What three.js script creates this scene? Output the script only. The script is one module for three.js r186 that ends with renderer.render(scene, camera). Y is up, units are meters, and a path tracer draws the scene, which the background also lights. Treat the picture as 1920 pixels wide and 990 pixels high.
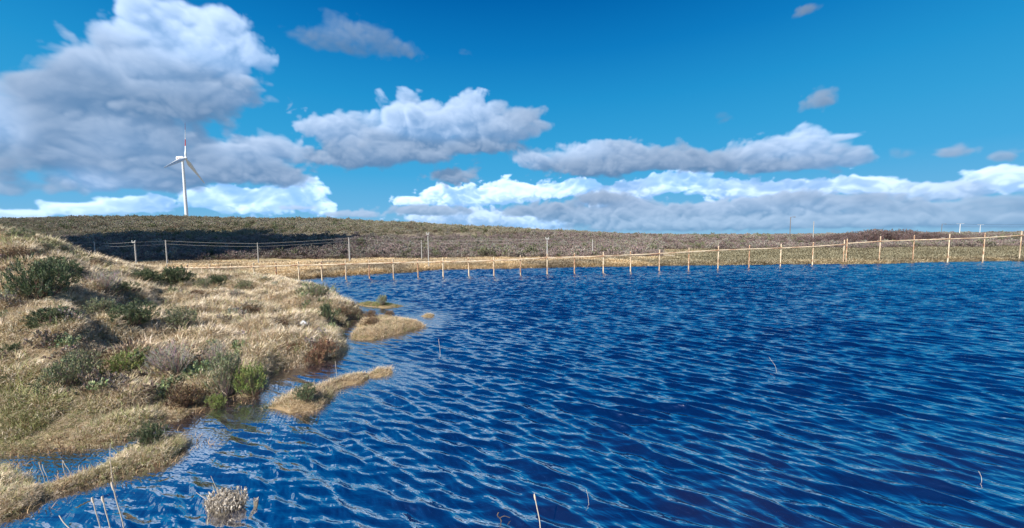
import * as THREE from 'three';
import { mergeGeometries } from 'three/addons/utils/BufferGeometryUtils.js';

// ---------------------------------------------------------------- camera, sun, exposure
const EYE = 3.5, F = 700, PITCH = Math.atan(52 / F), ROLL = 0.5 * Math.PI / 180;
const scene = new THREE.Scene();
const camera = new THREE.PerspectiveCamera(2 * Math.atan(495 / F) * 180 / Math.PI, 1920 / 990, 0.05, 6000);
camera.position.set(0, EYE, 0);
camera.rotation.order = 'YXZ';
camera.rotation.set(-PITCH, 0, -ROLL);
camera.updateMatrixWorld(true);

const SUN = new THREE.Vector3(-0.45, 0.67, 0.59).normalize();
const EXPOSURE = 1.45, SUN_STRENGTH = 5;
const sunLight = new THREE.DirectionalLight(new THREE.Color().setRGB(1.0, 0.95, 0.87), SUN_STRENGTH);
sunLight.position.copy(SUN).multiplyScalar(300);
sunLight.castShadow = true;
sunLight.shadow.mapSize.set(4096, 4096);
Object.assign(sunLight.shadow.camera, { left: -120, right: 120, top: 120, bottom: -120, near: 1, far: 900 });
scene.add(sunLight, sunLight.target);

const renderer = new THREE.WebGLRenderer({ antialias: true });
renderer.setSize(1024, 528);
renderer.toneMapping = THREE.LinearToneMapping;
renderer.toneMappingExposure = EXPOSURE;
renderer.shadowMap.enabled = true;

// ---------------------------------------------------------------- helpers
function rng(seed) { let s = seed | 0; return () => { s = (s + 0x6d2b79f5) | 0; let t = Math.imul(s ^ (s >>> 15), 1 | s); t = (t + Math.imul(t ^ (t >>> 7), 61 | t)) ^ t; return ((t ^ (t >>> 14)) >>> 0) / 4294967296; }; }
const clamp = (x, a, b) => Math.max(a, Math.min(b, x)), lerp = (a, b, t) => a + (b - a) * t;
const smooth = (a, b, x) => { const t = clamp((x - a) / (b - a), 0, 1); return t * t * (3 - 2 * t); };
const table = (pts, x) => { // piecewise linear
  if (x <= pts[0][0]) return pts[0][1];
  for (let i = 1; i < pts.length; i++) if (x <= pts[i][0]) return lerp(pts[i - 1][1], pts[i][1], (x - pts[i - 1][0]) / (pts[i][0] - pts[i - 1][0]));
  return pts[pts.length - 1][1];
};
const lin = (r, g, b) => [r, g, b].map((c) => { c /= 255; return c <= 0.04045 ? c / 12.92 : Math.pow((c + 0.055) / 1.055, 2.4); });
const NN = 64, lattice = (() => { const r = rng(7), a = new Float32Array(NN * NN * NN); for (let i = 0; i < a.length; i++) a[i] = r(); return a; })();
function noise3(x, y, z) {
  const ix = Math.floor(x), iy = Math.floor(y), iz = Math.floor(z);
  let fx = x - ix, fy = y - iy, fz = z - iz;
  fx = fx * fx * (3 - 2 * fx); fy = fy * fy * (3 - 2 * fy); fz = fz * fz * (3 - 2 * fz);
  const x0 = ix & 63, x1 = (ix + 1) & 63, y0 = (iy & 63) << 6, y1 = ((iy + 1) & 63) << 6, z0 = (iz & 63) << 12, z1 = ((iz + 1) & 63) << 12, L = lattice;
  const a = L[z0 + y0 + x0] + (L[z0 + y0 + x1] - L[z0 + y0 + x0]) * fx, b = L[z0 + y1 + x0] + (L[z0 + y1 + x1] - L[z0 + y1 + x0]) * fx;
  const c = L[z1 + y0 + x0] + (L[z1 + y0 + x1] - L[z1 + y0 + x0]) * fx, d = L[z1 + y1 + x0] + (L[z1 + y1 + x1] - L[z1 + y1 + x0]) * fx;
  const p = a + (b - a) * fy, q = c + (d - c) * fy;
  return p + (q - p) * fz;
}
const noise2 = (x, y, k = 0.5) => noise3(x, y, k);
function fbm2(x, y, n = 4, k = 0.5) { let s = 0, a = 0.5; for (let i = 0; i < n; i++) { s += a * noise3(x, y, k + i * 3.7); a *= 0.5; x = x * 2.03 + 11.3; y = y * 2.03 + 5.1; } return s / (1 - Math.pow(0.5, n)); }

const taken = new Map();
function numbered(name) { const n = taken.get(name) ?? 0; taken.set(name, n + 1); return n ? name + '_' + String(n).padStart(3, '0') : name; }
function tag(o, label, category, group, kind) {
  if (label) o.userData.label = label;
  if (category) o.userData.category = category;
  if (group) o.userData.group = group;
  if (kind) o.userData.kind = kind;
  return o;
}
function add(o, name, parent = scene) {
  o.name = parent === scene ? numbered(name) : name;
  o.castShadow = o.receiveShadow = true;
  parent.add(o);
  return o;
}
const part = (name, geometry, material, parent) => add(new THREE.Mesh(geometry, material), name, parent);
function thing(name, label, category, [x, y, z], group) { const g = add(new THREE.Group(), name); g.position.set(x, y, z); return tag(g, label, category, group); }
const std = (rgb, roughness = 0.9, more = {}) => new THREE.MeshStandardMaterial({ color: new THREE.Color().setRGB(...rgb), roughness, ...more });

// the place is laid out in metres: x to the right, d away from the photographer (z = -d)
const rayV = new THREE.Vector3();
function ray(px, py) { return rayV.set((px - 960) / F, -(py - 495) / F, -1).applyQuaternion(camera.quaternion).normalize().clone(); }
function at(px, py, e = 0) { const r = ray(px, py), t = (e - EYE) / r.y; return [r.x * t, -r.z * t]; }
const slope = (px, py = 443) => { const r = ray(px, py); return r.x / -r.z; };
const heightAt = (px, py, d) => { const r = ray(px, py); return EYE + r.y * d / -r.z; };

// ---------------------------------------------------------------- sky: air and clouds by direction
const CL = [];   // clouds: azimuth, elevation, half width, half height (degrees), brightness, edge softness
function puff(px, py, rx, ry, bright, soft = 0.3, z = 0) {
  const r = ray(px, py), az = Math.atan2(r.x, -r.z) * 180 / Math.PI, el = Math.asin(r.y) * 180 / Math.PI;
  const r1 = ray(px + rx, py), az1 = Math.atan2(r1.x, -r1.z) * 180 / Math.PI, r2 = ray(px, py - ry), el2 = Math.asin(r2.y) * 180 / Math.PI;
  CL.push({ a: az, e: el, rx: Math.max(0.3, az1 - az), ry: Math.max(0.25, el2 - el), b: bright, s: soft, z });
}
for (const p of [
  // tall grey cloud, upper left
  [340, 70, 110, 68, 0.80], [275, 40, 50, 42, 0.8], [430, 95, 62, 62, 0.78], [415, 40, 34, 30, 0.78], [255, 130, 110, 60, 0.62], [180, 165, 90, 55, 0.52], [400, 165, 100, 40, 0.55], [100, 190, 80, 50, 0.5], [300, 190, 130, 40, 0.46], [60, 175, 45, 32, 0.5],
  [20, 235, 60, 55, 0.78], [-30, 220, 60, 60, 0.75], [80, 275, 70, 42, 0.5], [190, 245, 120, 40, 0.52], [250, 275, 90, 40, 0.62], [150, 290, 60, 40, 0.55], [320, 260, 70, 45, 0.5], [20, 300, 80, 40, 0.45],
  [330, 300, 90, 40, 0.5], [230, 305, 110, 34, 0.5], [390, 320, 70, 30, 0.48], [90, 230, 90, 50, 0.5], [170, 335, 62, 26, 0.74], [250, 335, 80, 28, 0.62], [330, 340, 60, 26, 0.52], [110, 350, 50, 18, 0.5], [10, 350, 50, 24, 0.5],
  // middle clouds
  [455, 290, 70, 32, 0.6], [520, 280, 55, 28, 0.62], [480, 325, 110, 28, 0.5], [590, 240, 40, 24, 0.66], [645, 245, 42, 32, 0.68], [700, 275, 70, 34, 0.58], [760, 225, 62, 40, 0.75], [830, 235, 75, 42, 0.7], [885, 215, 45, 34, 0.74], [935, 240, 62, 40, 0.6], [985, 235, 38, 32, 0.5], [760, 285, 110, 26, 0.48], [640, 300, 80, 20, 0.48], [850, 332, 48, 18, 0.44], [905, 275, 70, 16, 0.45],
  [1000, 300, 42, 20, 0.62], [1095, 290, 55, 26, 0.66], [1175, 285, 50, 28, 0.56], [1130, 312, 120, 22, 0.46], [1260, 295, 70, 24, 0.48], [1330, 305, 90, 20, 0.46], [1430, 285, 80, 24, 0.66], [1510, 268, 58, 34, 0.75], [1545, 295, 70, 28, 0.62], [1610, 297, 36, 22, 0.6], [1440, 312, 110, 16, 0.5], [1580, 258, 40, 6, 0.7],
  [1540, 188, 36, 22, 0.4], [1690, 290, 26, 12, 0.45], [1790, 285, 46, 15, 0.46], [1880, 292, 40, 12, 0.46], [870, 98, 14, 8, 0.3],
  [1358, 222, 18, 12, 0.3], [1510, 20, 30, 14, 0.28],
]) puff(p[0], p[1], p[2] * 1.03, p[3] * 1.05, p[4] + 0.08, p[2] < 28 ? 1.1 : 0.58);
for (const p of [[650, 60, 52, 30, 0.55], [590, 72, 48, 24, 0.42], [700, 72, 55, 26, 0.46], [745, 95, 50, 18, 0.42], [650, 90, 70, 18, 0.4]]) puff(...p, 1.2);
for (const p of [ // bright bank low over the land
  [40, 402, 60, 10, 1.0], [130, 392, 60, 14, 1.05], [220, 385, 60, 18, 1.05], [290, 385, 50, 18, 1.05], [400, 372, 55, 26, 1.1], [460, 380, 60, 26, 1.1], [520, 372, 50, 28, 1.1], [580, 368, 42, 30, 1.12], [600, 392, 34, 16, 1.08],
  [770, 378, 40, 10, 1.05], [830, 368, 42, 22, 1.1], [895, 372, 55, 22, 1.08], [960, 362, 55, 24, 1.05], [1040, 360, 50, 18, 1.05], [1090, 348, 36, 18, 1.12], [1150, 375, 70, 26, 0.92], [1200, 355, 50, 20, 0.98], [1250, 342, 40, 22, 1.1], [1300, 345, 48, 22, 1.1], [1360, 356, 55, 22, 1.02], [1430, 360, 70, 22, 0.95], [1510, 358, 60, 22, 0.95], [1590, 345, 48, 20, 0.98], [1640, 352, 60, 22, 0.95], [1720, 362, 70, 20, 0.86], [1860, 328, 60, 16, 1.0], [1900, 345, 60, 22, 0.98], [1800, 360, 70, 22, 0.8], [1960, 335, 60, 30, 1.0],
  [880, 410, 110, 20, 0.9], [1010, 415, 60, 26, 1.0],
]) puff(...p, 0.16, -4);
for (const p of [ // blue grey bases of the bank
  [1480, 372, 80, 14, 0.66], [1130, 372, 60, 14, 0.6], [1620, 375, 90, 14, 0.64], [980, 398, 50, 12, 0.62], [800, 395, 80, 12, 0.66], [1040, 392, 60, 16, 0.62], [1100, 405, 90, 16, 0.68], [1230, 400, 110, 20, 0.68], [1180, 385, 46, 14, 0.68], [1380, 390, 110, 20, 0.72], [1540, 390, 120, 18, 0.72], [1700, 392, 120, 18, 0.68], [1870, 385, 100, 18, 0.66], [1300, 420, 300, 16, 0.7], [1650, 415, 300, 16, 0.68], [660, 402, 60, 8, 0.7], [1900, 415, 200, 18, 0.68], [555, 390, 34, 6, 0.75],
]) puff(p[0], p[1], p[2], p[3], p[4] - 0.06, 0.45, 3);
{ // the same weather goes on all round
  const r = rng(31);
  for (let k = 0; k < 46; k++) {
    const a = 62 + r() * 236, e = 5 + r() * 20, n = 3 + Math.floor(r() * 4), w = 3 + r() * 6;
    for (let j = 0; j < n; j++) CL.push({ a: (((a + (j - n / 2) * w * 0.9 + 180) % 360) - 180), e: e + (r() - 0.4) * 2, rx: w * (0.6 + r() * 0.5), ry: w * (0.3 + r() * 0.25), b: 0.5 + r() * 0.3, s: 0.6, z: 0 });
  }
  for (let k = 0; k < 70; k++) { const a = 60 + r() * 240; CL.push({ a: ((a + 180) % 360) - 180, e: 1.5 + r() * 4, rx: 3 + r() * 4, ry: 1 + r() * 1.4, b: 0.75 + r() * 0.35, s: 0.2, z: -4 }); }
}
const AIR = [[-2, ...lin(142, 192, 226)], [0, ...lin(142, 192, 226)], [4, ...lin(108, 182, 228)], [9, ...lin(70, 170, 224)], [14, ...lin(52, 160, 217)], [19, ...lin(34, 147, 209)], [25, ...lin(14, 124, 194)], [31, ...lin(2, 101, 174)], [45, ...lin(0, 76, 148)], [60, ...lin(0, 56, 122)], [90, ...lin(0, 42, 102)]];
const air = (el) => [1, 2, 3].map((c) => table(AIR.map((q) => [q[0], q[c]]), el));
function makeSky() {
  const W = 4096, H = 2048, data = new Float32Array(W * H * 4), sunDir = [-0.5, 0.7, 0.5], GAIN = 1 / EXPOSURE;
  for (const c of CL) c.rz = c.rx * 0.45 + c.ry * 0.5;
  const bins = Array.from({ length: 90 }, () => []);
  for (const c of CL) for (let k = -1; k <= 1; k++) {
    const a = c.a + 360 * k, lo = Math.floor((a - c.rx * 1.6 - 4 + 180) / 4), hi = Math.floor((a + c.rx * 1.6 + 4 + 180) / 4);
    for (let i = Math.max(0, lo); i <= Math.min(89, hi); i++) bins[i].push({ ...c, a });
  }
  let near = [];
  const f = { d: 0, b: 0, s: 0 };
  const LX = 3.6, LY = 3.6; // how far the light is followed
  function field(x, y, z, oct) { // density of the clouds at a place
    let S = 0, wb = 0, ws = 0, wt = 0, size = 0;
    for (const c of near) {
      const dx = (x - c.a) / c.rx, dyr = y - c.e, dy = dyr / (dyr > 0 ? c.ry : c.ry * 0.8), dz = (z - c.z) / c.rz, q = dx * dx + dy * dy + dz * dz;
      if (q < 2.2) { const w = 1 - q / 2.2, w2 = w * w; S += w2 * 1.3; wb += w2 * c.b; ws += w2 * c.s; size += w2 * c.ry; wt += w2; }
    }
    if (wt === 0) { f.d = 0; return f; }
    f.b = wb / wt; f.s = ws / wt; size /= wt;
    let n = 0, amp = 0.5, wt2 = 0, wx = noise3(x * 0.3 + 3, y * 0.3, z * 0.3) * 1.6, wy = noise3(x * 0.3, y * 0.3 + 8, z * 0.3) * 1.2, X = (x + wx) * 0.30 + y * 0.12, Y = (y + wy) * 0.42 - x * 0.1, Z = z * 0.34;
    const big = smooth(0.9, 3.2, size);
    for (let i = 0; i < oct; i++) { const v = noise3(X + 40, Y + 7.7, Z + 3.1), q = i ? amp : amp * (0.15 + 0.85 * big); n += q * Math.abs(2 * v - 1); wt2 += q; amp *= 0.47; const t = X; X = X * 1.72 + Y * 1.15 + 3.3; Y = Y * 1.72 - t * 1.15 + 1.7; Z = Z * 2.1 + 9.1; }
    n /= wt2;
    f.d = clamp((Math.min(S, 1.0) + (n - 0.33) * 1.7 - 0.36) / (0.18 + 0.62 * f.s), 0, 1);
    return f;
  }
  const out = [0, 0, 0], ST = 0.55;
  function sample(az, el) {
    const base = air(el);
    const cand = (bins[clamp(Math.floor((az + 180) / 4), 0, 89)]).filter((c) => Math.abs(az - c.a) < c.rx * 1.5 + LX && el - c.e < c.ry * 1.5 && c.e - el < c.ry * 1.3 + LY);
    let z0 = -99, z1 = 99;
    for (const c of cand) if (Math.abs(az - c.a) < c.rx * 1.49 && el - c.e < c.ry * 1.49 && c.e - el < c.ry * 1.2) { z0 = Math.max(z0, c.z + c.rz * 1.49); z1 = Math.min(z1, c.z - c.rz * 1.49); }
    if (z0 < -90 || el > 60) { out[0] = base[0]; out[1] = base[1]; out[2] = base[2]; return; }
    near = cand;
    let T = 1, r = 0, g = 0, b = 0;
    for (let i = Math.floor(z0 / ST); i * ST > z1 && T > 0.03; i--) {
      const z = i * ST; field(az, el, z, 4);
      const d = f.d; if (d < 0.01) continue;
      const br = f.b, so = f.s;
      let shade = 0; const ls = 0.62;
      for (let j = 1; j <= 4; j++) { const L = ls * j * (0.5 + 0.22 * j); field(az + sunDir[0] * L, el + sunDir[1] * L, z + sunDir[2] * L, 2); shade += f.d * (0.3 + 0.2 * j); }
      const alpha = 1 - Math.exp(-d * ST * (so > 0.9 ? 0.30 : so > 0.3 ? 1.0 : 1.9));
      const sun = Math.exp(-shade * 1.0), B = br;
      const lit = sun * 0.74 * Math.pow(B, 1.5), amb = 0.15 + 0.40 * B * B;
      const cr = lit * 1.0 + amb * 0.40, cg = lit * 1.0 + amb * 0.86, cb = lit * 1.0 + amb * 1.6;
      r += T * alpha * cr; g += T * alpha * cg; b += T * alpha * cb; T *= 1 - alpha;
    }
    const haze = 0.34 * (1 - smooth(0, 6, el)), hz = air(1), cov = 1 - T; // air between here and a low cloud
    out[0] = lerp(r, hz[0] * cov, haze) + base[0] * T; out[1] = lerp(g, hz[1] * cov, haze) + base[1] * T; out[2] = lerp(b, hz[2] * cov, haze) + base[2] * T;
  }
  for (let row = 0; row < H; row++) {
    const el = ((row + 0.5) / H - 0.5) * 180;
    if (el < -0.6) { const c = air(0); for (let col = 0; col < W; col++) { const o = (row * W + col) * 4; data[o] = c[0] * 0.5 * GAIN; data[o + 1] = c[1] * 0.5 * GAIN; data[o + 2] = c[2] * 0.5 * GAIN; data[o + 3] = 1; } continue; }
    for (let col = 0; col < W; col++) {
      const phi = ((col + 0.5) / W - 0.5) * 2 * Math.PI, x = Math.cos(phi), z = Math.sin(phi), az = Math.atan2(x, -z) * 180 / Math.PI, o = (row * W + col) * 4;
      const front = Math.abs(az) < 62 && el < 36;
      if (!front && ((row & 3) || (col & 3)) && el > 0) { // away from the view a quarter of the detail is enough
        const r0 = row - (row & 3), c0 = col - (col & 3), s = (r0 * W + c0) * 4;
        if (r0 * 180 / H - 90 > -0.5) { data[o] = data[s]; data[o + 1] = data[s + 1]; data[o + 2] = data[s + 2]; data[o + 3] = 1; continue; }
      }
      sample(az, Math.max(el, 0.05));
      data[o] = out[0] * GAIN; data[o + 1] = out[1] * GAIN; data[o + 2] = out[2] * GAIN; data[o + 3] = 1;
    }
  }
  const t = new THREE.DataTexture(data, W, H, THREE.RGBAFormat, THREE.FloatType);
  t.mapping = THREE.EquirectangularReflectionMapping; t.magFilter = THREE.LinearFilter; t.needsUpdate = true;
  return t;
}
const sky = makeSky();
scene.background = sky; scene.environment = sky;

// ---------------------------------------------------------------- shape of the land
const bankPx = [[-260, 872], [0, 852], [60, 845], [130, 840], [200, 834], [262, 814], [300, 798], [335, 788], [372, 764], [430, 755], [482, 742], [499, 722], [496, 702], [520, 691], [575, 682], [632, 668], [643, 655], [640, 632], [620, 620], [625, 611], [648, 608], [654, 600], [672, 596], [675, 590], [652, 580], [642, 571], [634, 561]];
const BANK = [...bankPx.map((p) => at(...p)), [-13.5, 24.5], [-16, 27], [-20, 28.5], [-24.5, 29.2], [-29, 30], [-36, 31.5], [-70, 34], [-70, 4]];
const SPIT = [[-300, 1010], [-60, 985], [0, 966], [60, 950], [110, 925], [180, 898], [240, 880], [300, 868], [335, 850], [347, 838], [340, 828], [300, 827], [258, 838], [232, 860], [190, 887], [140, 901], [100, 911], [60, 917], [22, 906], [4, 880], [-300, 880]].map((p) => at(...p));
const ISLETS = [
  { name: 'long', px: [[497, 766], [520, 755], [564, 734], [622, 715], [670, 704], [692, 703], [686, 711], [650, 722], [625, 742], [588, 766], [545, 772]], h: 0.16 },
  { name: 'tip', px: [[690, 703], [704, 694], [735, 692], [739, 698], [715, 707], [696, 709]], h: 0.12 },
  { name: 'big', px: [[659, 634], [668, 620], [676, 606], [690, 596], [735, 597], [765, 602], [802, 605], [795, 612], [760, 622], [730, 630], [700, 638], [672, 639]], h: 0.16 },
  { name: 'far', px: [[668, 571], [690, 567], [730, 570], [756, 574], [720, 578], [690, 575]], h: 0.12 },
  { name: 'small', px: [[790, 593], [800, 589], [814, 591], [808, 595]], h: 0.12 },
].map((i) => ({ ...i, poly: i.px.map((p) => at(...p)) }));
function sd(poly, x, y) { // signed distance to an outline, positive inside
  let d = 1e9, inside = false;
  for (let i = 0, j = poly.length - 1; i < poly.length; j = i++) {
    const ax = poly[j][0], ay = poly[j][1], bx = poly[i][0], by = poly[i][1], ex = bx - ax, ey = by - ay, wx = x - ax, wy = y - ay;
    const t = clamp((wx * ex + wy * ey) / (ex * ex + ey * ey), 0, 1), qx = wx - ex * t, qy = wy - ey * t;
    d = Math.min(d, qx * qx + qy * qy);
    if ((ay > y) !== (by > y) && x < ex * (y - ay) / ey + ax) inside = !inside;
  }
  return inside ? Math.sqrt(d) : -Math.sqrt(d);
}
const CREST = [[-1.6, 3.6], [slope(0), 3.15], [slope(100), 2.6], [slope(200), 1.45], [slope(300), 0.75], [slope(400), 0.5], [slope(540), 0.32], [slope(640), 0.15]];
const CREST_D = [[-1.6, 16], [slope(0), 16], [slope(100), 17], [slope(200), 19], [slope(300), 21.5], [slope(400), 23], [slope(600), 22]];
const FOOT_D = [[-1.6, 5.4], [slope(0), 5.8], [slope(300), 7], [slope(500), 9.4], [slope(640), 12]];
const SHORE = [[-400, 520], [200, 519], [340, 520], [430, 521], [495, 526], [563, 524], [606, 519.5], [657, 516], [695, 514], [783, 509.5], [808, 505.5], [960, 503], [1080, 500.5], [1160, 499.5], [1290, 497.5], [1400, 497], [1480, 495.5], [1600, 495.5], [1720, 492], [1860, 489.2], [1920, 489.6], [2300, 487]].map(([px, py]) => { const [x, d] = at(px, py); return [x / d, d]; });
const HILL = [[-400, 408], [0, 411], [170, 407], [345, 405], [500, 408], [640, 412], [800, 418], [880, 423], [960, 429], [1060, 434], [1150, 438], [1250, 441], [1350, 440.5], [1500, 440], [1700, 438], [1920, 436], [2300, 434]].map(([px, py]) => [slope(px, py), Math.max(1.2, heightAt(px, py, 220) - 1.5)]);
const dome = (x, d, k, seed) => { // rounded tussocks, closely set
  const X = x / k, D = d / k, ix = Math.floor(X), id = Math.floor(D); let m = 0;
  for (let a = -1; a <= 1; a++) for (let b = -1; b <= 1; b++) { const cx = ix + a, cd = id + b, jx = lattice[((cx * 7 + seed) & 63) + ((cd & 63) << 6)], jd = lattice[(((cx + 31) & 63) + (((cd * 5 + seed) & 63) << 6))], R = 0.42 + 0.4 * lattice[((cx & 63) + ((cd & 63) << 6)) + (seed << 12)], q = Math.hypot(X - cx - jx, D - cd - jd) / R; if (q < 1) m = Math.max(m, Math.sqrt(1 - q * q) * R); }
  return m;
};
const hum = (x, d) => 0.5 * dome(x + 0.3 * noise2(x * 2, d * 2, 1.2), d, 1.25, 3) + 0.2 * dome(x, d + 0.2 * noise2(x * 3, d * 3, 5.2), 0.55, 9) + humSoft(x, d);
const humSoft = (x, d) => { const a = 1 - Math.abs(2 * noise2(x * 0.62, d * 0.62, 4.3) - 1), b = 1 - Math.abs(2 * noise2(x * 1.5 + 9, d * 1.5, 8.3) - 1); return a * a * 0.3 + b * b * 0.08; };
const shoreAt = (u) => table(SHORE, u);
function nearE(x, d) {
  const s = sd(BANK, x, d) + (noise2(x * 2.2, d * 2.2, 2.2) - 0.5) * 0.22;
  let e = -9;
  if (s > -1.5) {
    const u = x / Math.max(d, 1), ds = table(FOOT_D, u), t = clamp((d - ds) / (table(CREST_D, u) - ds), 0, 1), mass = table(CREST, u) * Math.pow(t, 0.85) * (1.35 - 0.35 * t) - 0.12 + hum(x, d) * clamp(0.6 + t, 0, 1.1);
    const low = smooth(-4.6, -5.8, x) * smooth(9.5, 8, d), prof = s > 0 ? lerp(0.26, 0.03, low) * (1 - Math.exp(-s / 0.12)) + lerp(0.33, 0.16, low) * Math.min(s, 0.45) + lerp(0.33, 0.34, low) * Math.max(0, s - 0.45) : s * 0.7;
    const k = 0.12, h = clamp(0.5 + 0.5 * (mass - prof) / k, 0, 1);
    e = lerp(mass, prof, h) - k * h * (1 - h);
  }
  if (d < 8.5 && x < -2) {
    const q = sd(SPIT, x, d) + (noise2(x * 4, d * 4, 3.2) - 0.5) * 0.08;
    if (q > -1) e = Math.max(e, q > 0 ? 0.06 * (1 - Math.exp(-q / 0.07)) + 0.08 * q + 0.05 * noise2(x * 5, d * 5, 1.1) : q * 0.6);
  }
  return e;
}
function farE(x, d) {
  const u = x / Math.max(d, 1), s = d - shoreAt(u) - (noise2(x * 0.8, d * 0.8, 6.6) - 0.5) * 0.7;
  if (s < 0) return Math.max(-0.5, s * 0.12);
  const t = clamp((d - 54) / 166, 0, 1), hc = table(HILL, u), fold = fbm2(x * 0.03, d * 0.03, 3, 7.1) - 0.5;
  const bench = 0.05 * Math.sin(t * 16) * t * (1 - t) * 2;
  return 0.28 * (1 - Math.exp(-s / 2.5)) + 0.012 * clamp(s - 6, 0, 30) + hc * (Math.pow(t, 1.12) * (1.18 - 0.18 * t) + bench) + fold * 4.5 * smooth(60, 130, d) * (1 - 0.5 * t) * clamp(hc / 8, 0.15, 1) + (fbm2(x * 0.3, d * 0.3, 2, 3.3) - 0.5) * 0.25 * smooth(0, 6, s);
}
function groundE(x, d) {
  let e = -0.5;
  if (d < 4.2) e = Math.max(e, 1.75 * smooth(3.6, 0.6, d) - 0.5 * smooth(2.2, 3.6, d)); // the bank the photographer stands on
  if (x < 0 && d < 40 && d > -6) e = Math.max(e, nearE(x, d));
  if (d > 20) e = Math.max(e, farE(x, d));
  if (d <= 20 && d > -50 && Math.abs(x) > 60 ) e = Math.max(e, Math.min(1.5, (Math.abs(x) - 60) * 0.05));
  if (d <= 0) e = Math.max(e, 1.7);
  return e;
}
function hit(px, py, from = 3) { // where a line of sight meets the land
  const r = ray(px, py), k = r.x / -r.z, m = r.y / -r.z;
  let last = from;
  for (let d = from; d < 420; d *= 1.006) { if (EYE + m * d < Math.max(groundE(k * d, d), -0.001)) { let a = last, b = d; for (let i = 0; i < 14; i++) { const c = (a + b) / 2; if (EYE + m * c < Math.max(groundE(k * c, c), -0.001)) b = c; else a = c; } return [k * b, Math.max(groundE(k * b, b), 0), -b]; } last = d; }
  return [k * 420, groundE(k * 420, 420), -420];
}
const inShade = null;
function zone(x, d, e) { // what grows on the far side
  const u = x / d, n = fbm2(x * 0.05, d * 0.05, 3, 2.7), s = d - shoreAt(u);
  return { u, n, s };
}
function groundColor(x, d, e, far) {
  const a = fbm2(x * 0.9, d * 0.9, 4, 1.5), b = fbm2(x * 0.22, d * 0.22, 3, 5.5);
  if (!far) {
    if (e < 0) return [0.06, 0.042, 0.03];
    let c = [0.42, 0.33, 0.2];
    c = c.map((v, i) => lerp(v, [0.2, 0.14, 0.085][i], smooth(0.5, 0.75, a)));
    c = c.map((v, i) => lerp(v, [0.2, 0.19, 0.08][i], smooth(0.55, 0.75, b) * 0.6));
    return c;
  }
  const { u, n, s } = zone(x, d, e);
  if (s < 0) return [0.07, 0.055, 0.04];
  const right = smooth(0.25, 0.65, u + (b - 0.5) * 0.4);
  const straw = [0.46, 0.35, 0.17].map((v) => v * (0.65 + 0.6 * a)), marsh = [0.22, 0.21, 0.12].map((v) => v * (0.6 + 0.8 * a));
  let c = straw.map((v, i) => lerp(v, marsh[i], right));
  c = c.map((v, i) => lerp(v, [0.2, 0.165, 0.105][i], smooth(0.45, 0.7, b) * 0.8));
  const hillc = [0.22, 0.18, 0.12].map((v, i) => lerp(v, [0.27, 0.235, 0.11][i], smooth(0.5, 0.72, n)));
  const ht = smooth(52, 60, d);
  c = c.map((v, i) => lerp(v, hillc[i], ht));
  const edge = smooth(0.9, 0.1, s);
  return c.map((v, i) => lerp(v, [0.42, 0.37, 0.30][i], edge * 0.7));
}

// the ground: one sheet out to the horizon, finer towards the lake
const groundMat = new THREE.MeshStandardMaterial({ vertexColors: true, roughness: 1 });
{
  const r = rng(3), S = 256, px = new Uint8Array(S * S * 4);
  for (let y = 0; y < S; y++) for (let x = 0; x < S; x++) { const v = 255 * clamp(0.5 * r() + 0.5 * noise3((x / 4) % 64, (y / 4) % 64, 0.5), 0, 1), o = (y * S + x) * 4; px[o] = px[o + 1] = px[o + 2] = v; px[o + 3] = 255; }
  const t = new THREE.DataTexture(px, S, S); t.wrapS = t.wrapT = THREE.RepeatWrapping; t.magFilter = THREE.LinearFilter; t.needsUpdate = true;
  groundMat.bumpMap = t; groundMat.bumpScale = 0.03;
}
function sheet(uList, dList, fn) {
  const nu = uList.length, nd = dList.length, pos = new Float32Array(nu * nd * 3), col = new Float32Array(nu * nd * 3), uv = new Float32Array(nu * nd * 2), idx = new Uint32Array((nu - 1) * (nd - 1) * 6);
  for (let j = 0, k = 0; j < nd; j++) for (let i = 0; i < nu; i++, k++) { const d = dList[j], x = uList[i] * d, v = fn(x, d); pos[k * 3] = v[0]; pos[k * 3 + 1] = v[1]; pos[k * 3 + 2] = v[2]; col[k * 3] = v[3]; col[k * 3 + 1] = v[4]; col[k * 3 + 2] = v[5]; uv[k * 2] = x; uv[k * 2 + 1] = d; }
  for (let j = 0, q = 0; j < nd - 1; j++) for (let i = 0; i < nu - 1; i++) { const a = j * nu + i, b = a + 1, c = a + nu, d = c + 1; idx[q++] = a; idx[q++] = b; idx[q++] = c; idx[q++] = b; idx[q++] = d; idx[q++] = c; }
  const g = new THREE.BufferGeometry();
  g.setAttribute('position', new THREE.BufferAttribute(pos, 3)); g.setAttribute('color', new THREE.BufferAttribute(col, 3)); g.setAttribute('uv', new THREE.BufferAttribute(uv, 2)); g.setIndex(new THREE.BufferAttribute(idx, 1));
  g.computeVertexNormals();
  return g;
}
const range = (n, f) => Array.from({ length: n }, (_, i) => f(i / (n - 1)));
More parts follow.
